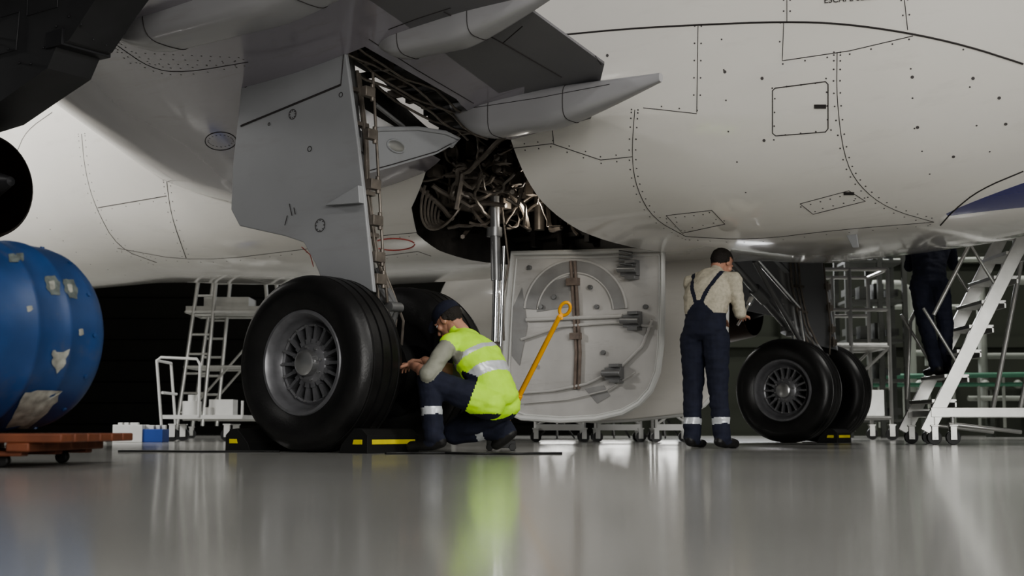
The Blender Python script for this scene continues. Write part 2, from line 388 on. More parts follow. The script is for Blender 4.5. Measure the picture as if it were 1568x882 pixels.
# engines & pylons
for sg,nm in((-1,'engine_port'),(1,'engine_starboard')):
    mb=MB(); c=(-.15,sg*5.75,1.72)
    mb.rev(c,(1,0,0),[(-6.0,.86),(-6.1,.93),(-6.0,1.02),(-5.4,1.14),(-4.4,1.18),(-3.4,1.08),(-2.9,.98),(-2.88,.93),(-3.4,.9),(-6.0,.86)],56)
    mb.c=1; mb.rev(c,(1,0,0),[(-3.4,.62),(-2.9,.60),(-2.1,.46),(-1.4,.34),(-1.38,.32),(-1.5,.30),(-2.2,.3)],48)
    mb.c=2; mb.rev(c,(1,0,0),[(-2.2,.22),(-1.6,.17),(-1.15,.03),(-1.14,.0)],32); mb.rev(c,(1,0,0),[(-3.35,.0),(-3.35,.92)],40); mb.rev(c,(1,0,0),[(-5.6,.0),(-5.6,.9)],40)
    mb.obj(nm,['white','bronze','dark'],air,ang=50)
    mb=MB(); poly=[(-5.0,2.6),(-3.6,2.0),(-1.42,2.13),(-.95,2.27),(-.74,2.33),(-.66,2.45),(-.54,2.47),(-.32,2.66),(-.16,2.78),(.15,3.0),(-3.0,3.1),(-4.5,2.95)]
    mb.prism([V((a,sg*5.75-.16,z)) for a,z in poly],(0,.32,0))
    mb.c=1; mb.box((-.66,sg*5.75,2.50),(.16,.36,.1))
    for i in range(12): mb.sph((-1.5+i*.12,sg*5.75-.165,2.5+.12*math.sin(i)),.008)
    for a,z in((-1.2,2.6),(-.8,2.8)): mb.tube([(a-.16,sg*5.75-.162,z-.1),(a+.14,sg*5.75-.162,z-.1),(a+.16,sg*5.75-.162,z+.14),(a-.16,sg*5.75-.162,z+.14)],.005,5,closed=True)
    mb.obj(nm.replace('engine','pylon'),['pylon','dark'],air,bevel=.02)
# landing gear ---------------------------------------------------
def wheel(mb,c,side,R=.585,w=.43):
    ax=(0,side,0); h=w/2
    P=[(-h*.80,R*.585),(-h*.93,R*.66),(-h,R*.78),(-h*.97,R*.88),(-h*.84,R*.95)]
    for g in(-.56,-.2,.2,.56):
        P+=[(h*(g-.05),R*(1-.03*g*g-.003)),(h*(g-.035),R*.978),(h*(g+.035),R*.978),(h*(g+.05),R*(1-.03*g*g-.003))]
    P+=[(h*.84,R*.95),(h*.97,R*.88),(h*1.0,R*.80),(h*1.0,R*.77),(h*.93,R*.66),(h*.80,R*.585)]
    mb.c=0; mb.rev(c,ax,P,96)
    mb.c=1; mb.rev(c,ax,[(h*.80,R*.60),(h*.86,R*.585),(h*.86,R*.555),(h*.80,R*.535),(h*.60,R*.505),(h*.36,R*.485),(h*.30,R*.46)],72)
    mb.c=2; mb.rev(c,ax,[(-h*.2,R*.48),(-h*.2,0)],48)
    mb.c=1; mb.rev(c,ax,[(h*.30,R*.48),(h*.40,R*.44),(h*.36,R*.42),(h*-.1,R*.42)],60)
    mb.rev(c,ax,[(h*-.15,R*.25),(h*.40,R*.24),(h*.46,R*.22),(h*.50,R*.13)],48)
    C=V(c); x,y=frame(V(ax))
    N=18
    for i in range(N):
        t=2*math.pi*i/N; d=x*math.cos(t)+y*math.sin(t); n=V(ax); q=n.cross(d)
        R3=Matrix((d,q,n)).transposed()
        mb.box(C+d*R*.335+n*h*.28,(R*.20,R*.036,h*.28),R3); mb.box(C+d*R*.25+n*h*.36,(R*.05,R*.055,h*.18),R3)
        mb.c=3; mb.cyl(C+d*R*.43+n*h*.36,C+d*R*.43+n*h*.46,R*.014,seg=6); mb.c=1
    mb.c=3; mb.rev(c,ax,[(h*.46,R*.15),(h*.72,R*.14),(h*.78,R*.11),(h*.79,0)],32)
    for i in range(8):
        t=2*math.pi*i/8+.2; d=x*math.cos(t)+y*math.sin(t); mb.cyl(C+d*R*.19+V(ax)*h*.44,C+d*R*.19+V(ax)*h*.54,R*.016,seg=6)
    mb.c=2; mb.rev(c,ax,[(-h*.80,R*.60),(-h*.6,R*.5),(-h*.6,0)],48)
def gear(sg,nm,stay):
    s=sg*3.8; mb=MB()
    wheel(mb,(0,s-sg*-.463,.58),sg); wheel(mb,(0,s-sg*.463,.58),-sg)
    mb.obj(nm+'_wheels',['rubber','rim','black','hub'],air,ang=40)
    g=MB(); g.c=0
    g.cyl((0,s,1.28),(0,s,2.85),.105,seg=28); g.cyl((0,s,1.22),(0,s,1.32),.125,seg=28); g.cyl((0,s,2.1),(0,s,2.2),.13,seg=28); g.cyl((0,s,1.6),(0,s,1.66),.12,seg=28)
    g.c=1; g.cyl((0,s,.6),(0,s,1.28),.07,seg=24)
    g.c=0; g.cyl((0,s-.42,.58),(0,s+.42,.58),.065,seg=20); g.cyl((0,s,.48),(0,s,.74),.11,seg=24)
    for y in(-.07,.07):
        g.tube([(.12,s+y,1.26),(.30,s+y*.3,.98)],.025,8); g.tube([(.30,s+y*.3,.98),(.11,s+y,.68)],.025,8)
    g.cyl((.30,s-.06,.98),(.30,s+.06,.98),.035)
    g.c=2
    for q in(-1,1):
        g.cyl((0,s+q*.16,.58),(0,s+q*.27,.58),.235,seg=32)
        for i in range(10):
            t=i*math.pi/5; g.cyl((.17*math.cos(t),s+q*.10,.58+.17*math.sin(t)),(.17*math.cos(t),s+q*.18,.58+.17*math.sin(t)),.032,seg=10)
    g.c=3
    for i,(dx,dy) in enumerate(((.12,-.05),(.13,.03),(.10,.09),(.09,-.11))):
        g.tube([(dx,s+dy,2.7),(dx+.015,s+dy,2.2),(dx-.01,s+dy,1.8),(dx+.02,s+dy,1.35),(dx+.10,s+dy*1.3,1.1),(dx+.12,s+dy*2,.9),(dx+.06,s+dy*2.2,.7)],.010+.004*(i%2),7)
    for z in(1.5,1.8,2.3,2.55): g.box((.11,s,z),(.07,.18,.03))
    g.c=0
    if stay:
        (s0,z0,s1,z1)=stay; g.cyl((-.05,sg*s0,z0),(-.12,sg*s1,z1),.05,.045); g.cyl((-.05,sg*(s0*.6+s1*.4),z0*.6+z1*.4-.02),(-.1,sg*(s0*.5+s1*.5),z0*.5+z1*.5+.02),.075)
        g.cyl((-.05,sg*(s0-.06),z0-.05),(-.05,sg*(s0-.01),z0+.12),.09); g.cyl((.12,sg*(s0-.1),z0-.2),(.05,sg*(s1+.5),z1-.1),.03)
        g.c=1; g.cyl((.1,sg*(s0),z0+.25),(.05,sg*(s1+.2),z1+.1),.03); g.cyl((.14,s-.14,1.0),(.14,s-.14,1.5),.022)
    for p in g.v: p.x-=.13*(p.z-.58)
    g.obj(nm+'_strut',['strut','chrome','black','wellmetal'],air,bevel=0)
    mirror=lambda p:V((p.x,p.y*(-sg),p.z))
    P=[on_s(u,v,-4.05) for u,v in[(392,72),(450,58),(529,50),(538,110),(550,200),(562,300),(577,448),(496,425),(488,405),(470,372),(440,362),(372,347),(359,322),(362,250),(370,180),(377,110)]]
    d=MB(); d.prism([mirror(p) for p in P],(0,sg*.035 if sg<0 else .035,0))
    d.obj(nm+'_leg_door',['door'],air,smooth=False,bevel=.008)
    e=MB(); off=lambda u,v:mirror(on_s(u,v,-4.05-.037))
    e.tube([off(369,193),off(430,168),off(522,130)],.008,5); e.tube([off(529,52),off(522,130)],.004,5)
    for (u,v,r) in((490,345,.045),(474,228,.018),(448,175,.035),(376,130,.018),(412,190,.01),(522,145,.016)):
        p=off(u,v); e.tube([p+V((r*math.cos(t),0,r*math.sin(t))) for t in [i*math.pi/8 for i in range(16)]],.0025,5,closed=True)
        for i in range(8 if r>.03 else 0):
            t=i*math.pi/4; e.sph(p+V(((r-.01)*math.cos(t),0,(r-.01)*math.sin(t))),.004,6,4)
    for (u0,v0,u1,v1) in((443,312,447,330),(440,330,436,345),(450,318,452,328)): e.tube([off(u0,v0),off(u1,v1)],.003,5)
    e.obj(nm+'_door_gaps',['seam'],air)
    e=MB(); e.c=0
    f1=off(505,316);f2=off(556,285);f3=off(558,312); e.prism([f1,f2,f3],(0,sg*.05,0))
    e.c=1
    for z in(2.45,2.15,1.8,1.55,1.3,1.15):
        ax_=.16+(2.5-z)*.09; e.box((ax_,sg*4.0,z),(.05,.1,.07)); e.cyl((ax_+.01,sg*3.97,z-.06),(ax_+.01,sg*3.97,z+.06),.015)
    e.tube([(.16,sg*3.95,2.6),(.21,sg*3.95,2.0),(.27,sg*3.95,1.3),(.27,sg*3.9,1.0)],.011,7)
    e.obj(nm+'_door_hinges',['door','wellmetal'],air,bevel=.004)
gear(-1,'main_gear_port',None)
gear(1,'main_gear_starboard',(3.75,1.30,2.3,2.1))
# small bracket panel with lamp in the well
def bracket(sg):
    P=[on_a(u,v,-.12) for u,v in[(553,207),(580,198),(640,197),(680,203),(702,213),(690,224),(668,236),(600,256),(556,268)]]
    b=MB(); b.prism([V((p.x,p.y*-sg,p.z)) for p in P],(-.05,0,0)); c=on_a(606,224,-.12); c=V((c.x+.005,c.y*-sg,c.z))
    b.tube([c+V((0,.10*math.cos(t),.045*math.sin(t))) for t in [i*math.pi/12 for i in range(24)]],.008,6,closed=True)
    b.c=1; b.ell(c,(0,.095,0),(0,0,.04),(.012,0,0)); b.c=0
    b.tube([V((p.x+.005,p.y*-sg,p.z)) for p in P[:6]],.018,7); b.c=2; b.tube([V((p.x+.006,p.y*-sg,p.z+.02)) for p in P[5:]],.004,5)
    b.obj('gear_bracket_'+('port' if sg<0 else 'starboard'),['door','alu','seam'],air,bevel=.006)
    b=MB(); p0=on_a(575,160,-.15); p1=on_a(618,194,-.15); f=lambda p:V((p.x,p.y*-sg,p.z)); b.cyl(f(p0),f(p1),.016); p2=on_a(556,222,-.1); b.cyl(f(p2),f(p2)+V((0,0,.1)),.02)
    b.obj('bracket_link_'+('port' if sg<0 else 'starboard'),['strut'],air)
bracket(-1); bracket(1)
# belly doors
def bellydoor(sg,nm):
    wd=44 if sg>0 else 0
    P=[on_s(u+(wd if u>930 else 0),v,-.33) for u,v in[(786,388),(900,386),(1016,382),(1016,470),(1014,530),(1009,570),(998,598),(980,618),(955,632),(915,641),(860,644),(800,640),(776,630),(774,560),(780,450)]]
    f=lambda p,o=0:V((p.x,(p.y-o)*-sg,p.z))
    d=MB(); d.prism([f(p) for p in P],(0,-sg*.045,0)); d.obj(nm,['white' if sg>0 else 'doorin'],air,smooth=False,bevel=.01)
    e=MB(); e.tube([f(p,.014) for p in P],.026,8,closed=True)
    C=sum(P,V())/len(P); e.tube([f(C+(p-C)*.95,.004) for p in P],.010,6,closed=True)
    e.obj(nm+'_rim',['whitep'],air)
    e=MB(); e.c=0
    o=lambda u,v,k=.02:f(on_s(u,v,-.33),k)
    arc=lambda cx,cy,rx,ry,t0,t1,n=24,k=.006:[o(cx+rx*math.cos(math.radians(t0+(t1-t0)*i/n)),cy-ry*math.sin(math.radians(t0+(t1-t0)*i/n)),k) for i in range(n+1)]
    e.c=3 # wide stamped half ring
    A=arc(880,478,78,80,4,176); B_=arc(880,478,58,60,4,176)
    nn=len(A); e.loft([[A[i],B_[i],B_[i]+V((0,sg*.006,0)),A[i]+V((0,sg*.006,0))] for i in range(nn)])
    e.c=0
    e.tube(arc(882,478,78,80,4,176),.014,8); e.tube(arc(882,478,58,60,4,176),.010,6); e.tube([o(808,490),o(955,484)],.02,8)
    e.tube([o(800,520),o(860,500),o(940,494),o(1000,500)],.015,6)
    e.tube([o(800,602),o(850,598),o(900,588),o(950,565),(o(985,530)),o(1000,490)],.014,8); e.tube([o(800,618),o(870,612),o(930,598),o(975,570)],.008,6)
    e.c=3
    e.prism([o(872,470,.002),o(822,478,.002),o(826,452,.002),o(842,432,.002),o(872,422,.002)],(0,sg*.004,0))
    e.prism([o(895,595,.002),o(925,590,.002),o(935,606,.002),o(915,618,.002)],(0,sg*.004,0))
    e.prism([o(786,470,.002),o(800,440,.002),o(808,500,.002),o(796,560,.002),o(784,545,.002)],(0,sg*.004,0))
    e.c=1
    for q in(0,6): e.tube([o(876+q,400),o(880+q,470),o(884+q,540),o(882+q,596)],.016,8)
    e.box(o(880,432,.03),(.12,.06,.07)); e.box(o(884,515,.03),(.1,.06,.06))
    e.c=2
    for u,v in((968,414),(972,492),(944,572)):
        e.box(o(u,v,.04),(.17,.06,.11)); e.cyl(o(u-14,v,.09),o(u+14,v,.09),.03); e.box(o(u+4,v-12,.05),(.1,.1,.03)); e.box(o(u+4,v+12,.05),(.1,.1,.03))
    for u,v in((812,410),(905,440),(850,455),(820,560),(925,540),(990,470),(830,470),(915,470)): e.cyl(o(u,v,0),o(u,v,.03),.022)
    for k in range(4): e.tube([o(955,386+6*k,.08),o(975,389+6*k,.08)],.012,6)
    e.obj(nm+'_stiffeners',['doorin','rust','strut','doorring'],air,bevel=.004)
bellydoor(-1,'belly_door_port'); bellydoor(1,'belly_door_starboard')
# wheel-well furniture
for sg in(-1,1):
    g=MB(); rnd=random.Random(3)
    for a in(-1.2,-.9,-.6,-.3,0,.2): g.box((a,sg*.38,2.28),(.05,.12,.84))
    for z in(1.95,2.2,2.45): g.box((-.4,sg*.36,z),(1.6,.07,.04))
    for i in range(7):
        s_=.55+.17*i; zb=2.0 if s_<1.5 else 2.25; g.box((-1.36,sg*s_,(zb+2.75)/2),(.12,.03,2.75-zb))
    def q4(s_,h): 
        a0=-.39-(.2 if s_<2.6 else .06 if s_<3.1 else 0); a1=.19 if s_>3 else .02+(s_-2.2)*.18
        return [V((a0,sg*s_,zw(s_)+h+.07)),V((a1,sg*s_,zw(s_)+h)),V((a1,sg*s_,zw(s_)+h+.012)),V((a0,sg*s_,zw(s_)+h+.082))]
    g.loft([q4(2.2+.2*i,.115) for i in range(10)])  # dark sheet under the slot roof stands in for deep shade
    for i in range(5): s_=2.35+.38*i; g.box((-.12,sg*s_,zw(s_)+.11),(.5,.02,.05))
    g.c=1
    for i in range(75):
        a0,s0=rnd.uniform(-1.3,-.2),rnd.uniform(.5,1.9); z0=rnd.uniform(2.0,2.6); p=V((a0,sg*s0,z0)); pts=[p]
        d=V((rnd.uniform(-1,1),rnd.uniform(-1,1),rnd.uniform(-.6,.6))).normalized()
        for k in range(10):
            d=(d+V((rnd.uniform(-.4,.4),rnd.uniform(-.4,.4),rnd.uniform(-.35,.35)))).normalized(); q=pts[-1]+d*.07
            q.x=min(-.05,max(-1.38,q.x)); q.y=sg*min(1.9,max(.45,abs(q.y))); q.z=min(2.75,max(1.93+max(0,abs(q.y)-1.2)*.6,q.z)); pts.append(q)
        g.tube(pts,rnd.choice((.008,.012,.016,.022)),6)
    for i in range(34):
        y=rnd.uniform(.5,1.75); c=(rnd.uniform(-1.32,-.1),sg*y,rnd.uniform(2.1+max(0,y-1.3)*.4,2.7)); g.box(c,(rnd.uniform(.05,.16),rnd.uniform(.05,.16),rnd.uniform(.05,.14)))
        if i%2: g.cyl(V(c)+V((0,-.09,0)),V(c)+V((0,.09,0)),rnd.uniform(.02,.04),seg=12)
    # fluted reservoir and manifold by the forward wall
    g.cyl((-1.2,sg*.9,2.25),(-1.2,sg*1.35,2.25),.11,seg=20); g.sph((-1.2,sg*1.35,2.25),.11); g.cyl((-.7,sg*.62,1.98),(-.7,sg*.62,2.6),.05); g.cyl((-.35,sg*.62,2.0),(-.35,sg*.62,2.6),.04)
    for i in range(6):
        c=V((-1.22+.05*i,sg*(1.35+.06*i),2.12+.03*i)); r=.12+.05*i; g.tube([c+V((r*.5*math.sin(t),sg*r*.8*math.cos(t),r*math.sin(t))) for t in [math.pi+k*.16 for k in range(20)]],.012,6)
    for (a,s_,z) in((-1.28,1.0,2.45),(-1.28,1.5,2.5),(-1.1,.7,2.3),(-.9,1.7,2.55)):
        g.tube([V((a,sg*(s_+.09*math.cos(t)),z+.09*math.sin(t))) for t in [k*math.pi/8 for k in range(16)]],.014,6,closed=True); g.cyl((a-.02,sg*s_,z),(a+.03,sg*s_,z),.04)
    for i in range(5): g.tube([V((-.30+.09*i+.02*math.sin(k*1.7+i),sg*(2.25+.15*k),zw(2.25+.15*k)+.05+.025*math.sin(k+i*2))) for k in range(13)],.010,6)
    for i in range(12): s_=2.35+.14*i; g.box((rnd.uniform(-.3,.08),sg*s_,zw(s_)+.08),(.09,.05,.05))
    g.obj('well_structure_'+('port' if sg<0 else 'starboard'),['well','wellmetal'],air,bevel=.003)
    g=MB(); g.c=0
    p0=on_s(757,352,-1.3); p1=on_s(757,530,-1.3)
    g.cyl((p0.x,sg*1.3,p0.z+.3),(p0.x+.02,sg*1.3,1.45),.045); g.cyl((p0.x,sg*1.3,p0.z+.02),(p0.x,sg*1.3,p0.z-.06),.07)
    g.c=1; g.cyl((p0.x+.02,sg*1.3,1.5),(p1.x,sg*1.3,p1.z),.028); g.cyl((p0.x+.09,sg*1.28,1.75),(p1.x+.05,sg*1.28,p1.z),.016)
    g.c=2; g.sph((p1.x,sg*1.3,p1.z),.05); g.tube([(p0.x+.04,sg*1.24,p0.z+.2),(p0.x+.10,sg*1.22,1.6),(p0.x+.03,sg*1.22,1.3),(p1.x+.06,sg*1.24,p1.z+.05)],.009,6)
    g.obj('door_actuator_'+('port' if sg<0 else 'starboard'),['strut','chrome','wellmetal'],air)
# nose gear (simple twin)
mb=MB(); wheel(mb,(-12.6,-.25,.38),-1,.38,.22); wheel(mb,(-12.6,.25,.38),1,.38,.22); mb.obj('nose_gear_wheels',['rubber','rim','black','hub'],air)
mb=MB(); mb.cyl((-12.6,0,.38),(-12.6,0,1.1),.06); mb.cyl((-12.6,0,1.0),(-12.5,0,2.3),.09); mb.cyl((-12.6,-.3,.38),(-12.6,.3,.38),.04); mb.cyl((-12.5,0,1.3),(-13.3,0,2.2),.04); mb.obj('nose_gear_strut',['strut'],air)

# ================================================================ ROOM
fl=MB(); fl.add([(-45,-30,0),(45,-30,0),(45,50,0),(-45,50,0)],[(0,1,2,3)]); M['floor']=mat('epoxy_floor',(.43,.427,.405),.17,0,.20,.45,coat=.25,rvar=.07,bump=.03,bscale=2.5)
fl.obj('floor',['floor'])
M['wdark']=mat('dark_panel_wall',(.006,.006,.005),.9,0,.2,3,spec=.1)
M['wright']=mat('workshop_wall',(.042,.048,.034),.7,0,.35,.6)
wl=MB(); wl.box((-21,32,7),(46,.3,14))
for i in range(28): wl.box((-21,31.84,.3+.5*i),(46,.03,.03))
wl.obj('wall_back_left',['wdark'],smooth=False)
wr=MB(); wr.box((23,32,7),(42,.3,14))
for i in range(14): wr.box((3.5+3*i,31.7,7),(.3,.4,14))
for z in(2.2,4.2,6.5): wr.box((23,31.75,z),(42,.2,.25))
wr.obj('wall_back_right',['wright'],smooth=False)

# ---------- helpers for equipment
def castor(mb,p,r=.05,mw=1,mf=0):
    x,y,_=p; mb.c=mw; mb.cyl((x,y-.018,r),(x,y+.018,r),r,seg=18); mb.c=mf
    mb.box((x,y-.03,r*1.6),(r*.9,.008,r*1.9)); mb.box((x,y+.03,r*1.6),(r*.9,.008,r*1.9)); mb.box((x,y,r*2.6),(r*1.2,.08,.015)); mb.cyl((x,y-.035,r),(x,y+.035,r),.01,seg=8)
def rails(mb,segs,r): 
    for s_ in segs: mb.tube(s_,r,10)
X=lambda u,Y:(u-784)/2050*Y
# trolley left
t=empty('equipment_trolley',(-3.95,17,0)); mb=MB(); mb.c=0
x0,x1,y0,y1=-4.35,-3.35,16.7,17.4
mb.box(((x0+x1)/2,(y0+y1)/2,.30),(x1-x0,y1-y0,.05))
rails(mb,[[(x0,y0,.2),(x0-.05,y0,.7),(x0-.08,y0,1.0),(x0-.03,y0,1.04),(x0+.42,y0,1.02),(x0+.46,y0,.95),(x0+.46,y0,.85)],[(x0,y1,.2),(x0-.05,y1,.7),(x0-.08,y1,1.0)],[(x0-.08,y0,1.0),(x0-.08,y1,1.0)],[(x1,y0,.3),(x1,y0,.5)],[(x0,y0,.6),(x0,y1,.6)],[(x0+.46,y0,.85),(x0+.46,y0,.3)]],.018)
mb.cyl((x0+.3,17,.32),(x0+.3,17,.5),.12); mb.box((x0+.7,17,.42),(.3,.3,.2)); mb.cyl((x0+.55,16.85,.32),(x0+.55,16.85,.42),.06); mb.cyl((x0+.3,17,.5),(x0+.3,17,.58),.05)
for x in(x0+.12,x1-.2): 
    for y in(y0+.08,y1-.08): castor(mb,(x,y,0),.08,1,0)
mb.obj('frame_and_load',['whitep','black'],t)
# small parts boxes on floor
t=empty('parts_box',(-4.6,15.5,0)); mb=MB(); Y=15.5
mb.c=0; mb.box((X(204,Y),Y,.10),(.34,.3,.20)); mb.c=1; mb.box((X(238,Y),Y+.02,.075),(.28,.3,.15)); mb.c=0
for i in range(9): mb.box((X(190+8*i,Y),Y-.05+.03*(i%3),.2 if i<4 else .17),(.05,.06,.05)); 
mb.box((X(150,Y),Y+.1,.03),(.14,.1,.06)); mb.sph((X(162,Y),Y,.04),.045)
mb.obj('boxes',['whitep','blue2'],t,smooth=False,bevel=.006)
# white access tower left
t=empty('access_tower',(-4.4,21,0)); mb=MB()
xa,xb=X(292,21),X(425,21)
for y in(20.6,21.6):
    rails(mb,[[(xa-.1,y,.1),(xa+.25,y,3.0)],[(xb+.1,y,.1),(xb-.2,y,3.0)],[(xa+.3,y,.2),(xa+.5,y,3)]],.03)
    for i in range(9): z=.4+.3*i; k=z/3; mb.tube([(xa-.1+.35*k,y,z),(xa+.3+.2*k,y,z)],.018,8)
    for z in(.3,1.1,1.95): mb.tube([(xa,y,z),(xb,y,z)],.025,8)
    mb.tube([(xa,y,.3),(xb,y,1.9)],.018,8)
for z in(.4,1.1,1.95):
    for x in(xa,xb): mb.tube([(x,20.6,z),(x,21.6,z)],.02,8)
mb.box(((xa+xb)/2,21.1,2.0),(xb-xa,1.0,.08)); mb.box(((xa+xb)/2-.1,21.1,2.12),(.7,.6,.16))
for x in(xa-.1,xb+.1):
    for y in(20.6,21.6): castor(mb,(x,y,0),.07,1,0)
mb.obj('tower_frame',['alu','black'],t)
# centre trolleys behind the doors
def ctrolley(x,Y,w,h):
    t=empty('tool_trolley',(x,Y,0)); mb=MB(); mb.c=0
    mb.box((x,Y,h),(w,.5,.04)); mb.box((x,Y,h*.55),(w,.5,.03))
    for dx in(-w/2,w/2):
        for dy in(-.22,.22): mb.tube([(x+dx,Y+dy,.12),(x+dx,Y+dy,h+.05)],.018,8); castor(mb,(x+dx,Y+dy,0),.06,1,0)
    mb.box((x,Y-.22,.17),(w,.04,.07)); mb.tube([(x-w/2,Y-.22,.2),(x,Y-.22,h*.55)],.014,8); mb.tube([(x+w/2,Y-.22,.2),(x,Y-.22,h*.55)],.014,8)
    for i in range(4): mb.box((x-w/2+w*(i+.5)/4,Y,h+.09),(w/6,.2,.12))
    mb.obj('trolley_body',['whitep','black'],t)
ctrolley(.55,15.6,.55,.55); ctrolley(1.25,15.9,.50,.7); ctrolley(1.82,15.5,.36,.6); ctrolley(-.5,18.5,.6,.6)
# glowing panels on tripods, added to lay bright streaks on the floor
def glow_panel(x,y,z,w,h):
    t=empty('added_glow_panel',(x,y,0)); mb=MB(); mb.c=0
    for k in range(3):
        a=math.pi*2*k/3+.5; mb.tube([(x,y,z-h/2),(x+.3*math.cos(a),y+.3*math.sin(a),.02)],.015,8)
    mb.cyl((x,y,.05),(x,y,z-h/2),.018); mb.box((x,y+.05,z),(w+.05,.08,h+.05)); mb.c=1; mb.box((x,y,z),(w,.03,h))
    mb.obj('glow_panel_and_tripod',['black','glow'],t)
glow_panel(.65,19.5,.50,.5,.28); glow_panel(1.5,20,.55,.5,.28); glow_panel(2.25,20,.5,.4,.28)
# right access stand behind far gear
t=empty('maintenance_stand',(4.4,18.4,0)); mb=MB(); xa,xb=X(1235,18.4),X(1350,18.4)
for y in(18.0,19.0):
    for x in(xa,(xa+xb)/2,xb): mb.tube([(x,y,.12),(x,y,2.3)],.028,8)
    for z in(.3,1.25,1.75,2.3): mb.tube([(xa,y,z),(xb,y,z)],.025,8)
    mb.tube([(xa,y,.3),(xb,y,1.25)],.02,8)
for x in(xa,xb):
    for z in(.3,1.25,2.3): mb.tube([(x,18,z),(x,19,z)],.025,8)
mb.box(((xa+xb)/2,18.5,1.28),(xb-xa,1,.05)); mb.box(((xa+xb)/2+.2,18.3,.5),(.5,.4,.35))
for x in(xa,xb):
    for y in(18,19): castor(mb,(x,y,0),.08,1,0)
mb.obj('stand_frame',['alu','black'],t)
# wall pipework
t=empty('pipework',(8.5,26,0)); mb=MB(); mb.c=0; Y=26
def Z(v,Y): return on_y(784,v,Y).z
def pl(pts,r,Y=26): mb.tube([(X(u,Y),Y,Z(v,Y)) for u,v in pts],r,12)
pl([(1340,436),(1380,436),(1392,442),(1396,455),(1396,600)],.09); pl([(1505,640),(1505,440),(1512,430),(1640,428)],.09)
pl([(1340,470),(1480,470)],.05); pl([(1400,540),(1480,545),(1640,545)],.06); pl([(1350,400),(1640,395)],.05); pl([(1480,610),(1640,610)],.05,25.5)
pl([(1420,430),(1420,560)],.05)
mb.c=1; pl([(1330,577),(1700,572)],.05,25.3); pl([(1250,590),(1700,588)],.04,25.3)
mb.c=0
for u in range(1345,1680,38): pl([(u,577),(u,655)],.03,25.3)
mb.c=2
for u in(1365,1445,1545,1620): mb.box((X(u,25.6),25.9,.45),(.6,.5,.9))
mb.c=0
for u in range(1360,1640,50): mb.sph((X(u,25.6),25.7,1.0),.09)
mb.obj('pipes_and_cabinets',['pipe','green','wright'],t)
# dark rack
t=empty('storage_rack',(6,23,0)); mb=MB(); Y=23.5
for u in(1300,1350,1388): mb.box((X(u,Y),Y,1.7),(.08,.08,3.4)); mb.box((X(u,Y),Y+.8,1.7),(.08,.08,3.4))
for z in(.3,1.0,1.7,2.4,3.1):
    mb.box((X(1344,Y),Y+.4,z),(X(1388,Y)-X(1300,Y),.85,.05))
    for k in range(4): mb.box((X(1308+22*k,Y),Y+.3,z+.16),(.18,.3,.12+.1*(k%3)))
mb.obj('rack_frame',['darkrack'],t,smooth=False)

# ---------- stairs right
t=empty('boarding_stairs',(4.5,13.3,0)); mb=MB(); ya,yb=12.95,13.7
def stp(z): return 4.03+(z-.2)*.535
for y in(ya,yb):
    d=V((stp(2.6)-stp(.12),0,2.48)); L=d.length; dn=d.normalized(); R=Matrix((dn,V((0,1,0)),dn.cross(V((0,1,0))))).transposed()
    mb.box((V((stp(.12),y,.12))+V((stp(2.6),y,2.6)))/2,(L,.035,.13),R)
    mb.tube([(stp(.35)-.02,y,1.25),(stp(2.4),y,3.3)],.02,10); mb.tube([(stp(.2),y,.45),(stp(.35)-.02,y,1.25)],.018,8) if y>13.2 else None
    for z in(.75,1.5,2.2): mb.tube([(stp(z),y,z),(stp(z)-.33,y,z+.22+.35)],.016,8)
    mb.box(((stp(.2)+6.3)/2,y,.31),(6.3-stp(.2),.05,.09)); mb.tube([(6.3,y,.3),(6.3,y,2.6)],.03,8); mb.tube([(4.9,y,.35),(5.4,y,2.5)],.025,8)
    mb.tube([(4.2,y,.2),(4.9,y,.12)],.02,8)
for z in [.42+.24*i for i in range(9)]: mb.box((stp(z)+.02,(ya+yb)/2,z),(.24,yb-ya,.035)); mb.box((stp(z)+.13,(ya+yb)/2,z-.03),(.02,yb-ya,.06))
mb.box((5.8,(ya+yb)/2,2.62),(1.2,yb-ya,.06)); mb.box((stp(.25)+.05,(ya+yb)/2,.3),(.06,yb-ya,.06))
for x in(4.06,4.24,6.2):
    for y in(ya,yb): castor(mb,(x,y,0),.07,1,0); mb.tube([(x,y,.16),(x,y,.3)],.02,8)
mb.obj('stair_frame',['alu','black'],t,bevel=.003)

# ---------- blue drum on dolly
C=on_y(62,522,5.95); axd=V((.43,.90,0)).normalized()
t=empty('blue_steel_drum',(C.x,C.y,0)); mb=MB(); rr=.405
C.z=.133+rr+.010
prof=[(-1.1,.0),(-1.1,.36),(-1.08,.39),(-1.0,.403)]
for h in(-.80,-.42,-.24): prof+=[(h-.020,.404),(h-.010,.411),(h+.010,.411),(h+.020,.404)]
prof+=[(-.10,.403),(-.05,.394),(-.01,.373),(.015,.35),(.015,.335),(-.02,.33),(-.02,0)]
mb.rev(C,axd,prof,96)
xx,yy=frame(axd)
for k in range(14):
    a=2*math.pi*k/14; d=xx*math.cos(a)+yy*math.sin(a); mb.cyl(C-axd*.10+d*.39,C-axd*.10+d*.408,.010,seg=8)
o=mb.obj('drum_shell',['blue'],t,ang=40)
DB=BVHTree.FromPolygons([v.co.copy() for v in o.data.vertices],[tuple(p.vertices) for p in o.data.polygons])
mb=MB()
def patch(pts,mi,off=.004):
    mb.c=mi; cx=sum(p[0] for p in pts)/len(pts); cy=sum(p[1] for p in pts)/len(pts); N=5; rows=[]
    for k in range(N+1):
        row=[]
        for (u,v) in pts:
            oo,dd=ray(cx+(u-cx)*max(k,.02)/N,cy+(v-cy)*max(k,.02)/N); h=DB.ray_cast(oo,dd)
            if h[0] is None: return
            row.append(h[0]+(h[1] if h[1].dot(dd)<0 else -h[1])*off)
        rows.append(row)
    mb.loft(rows,cap=False)
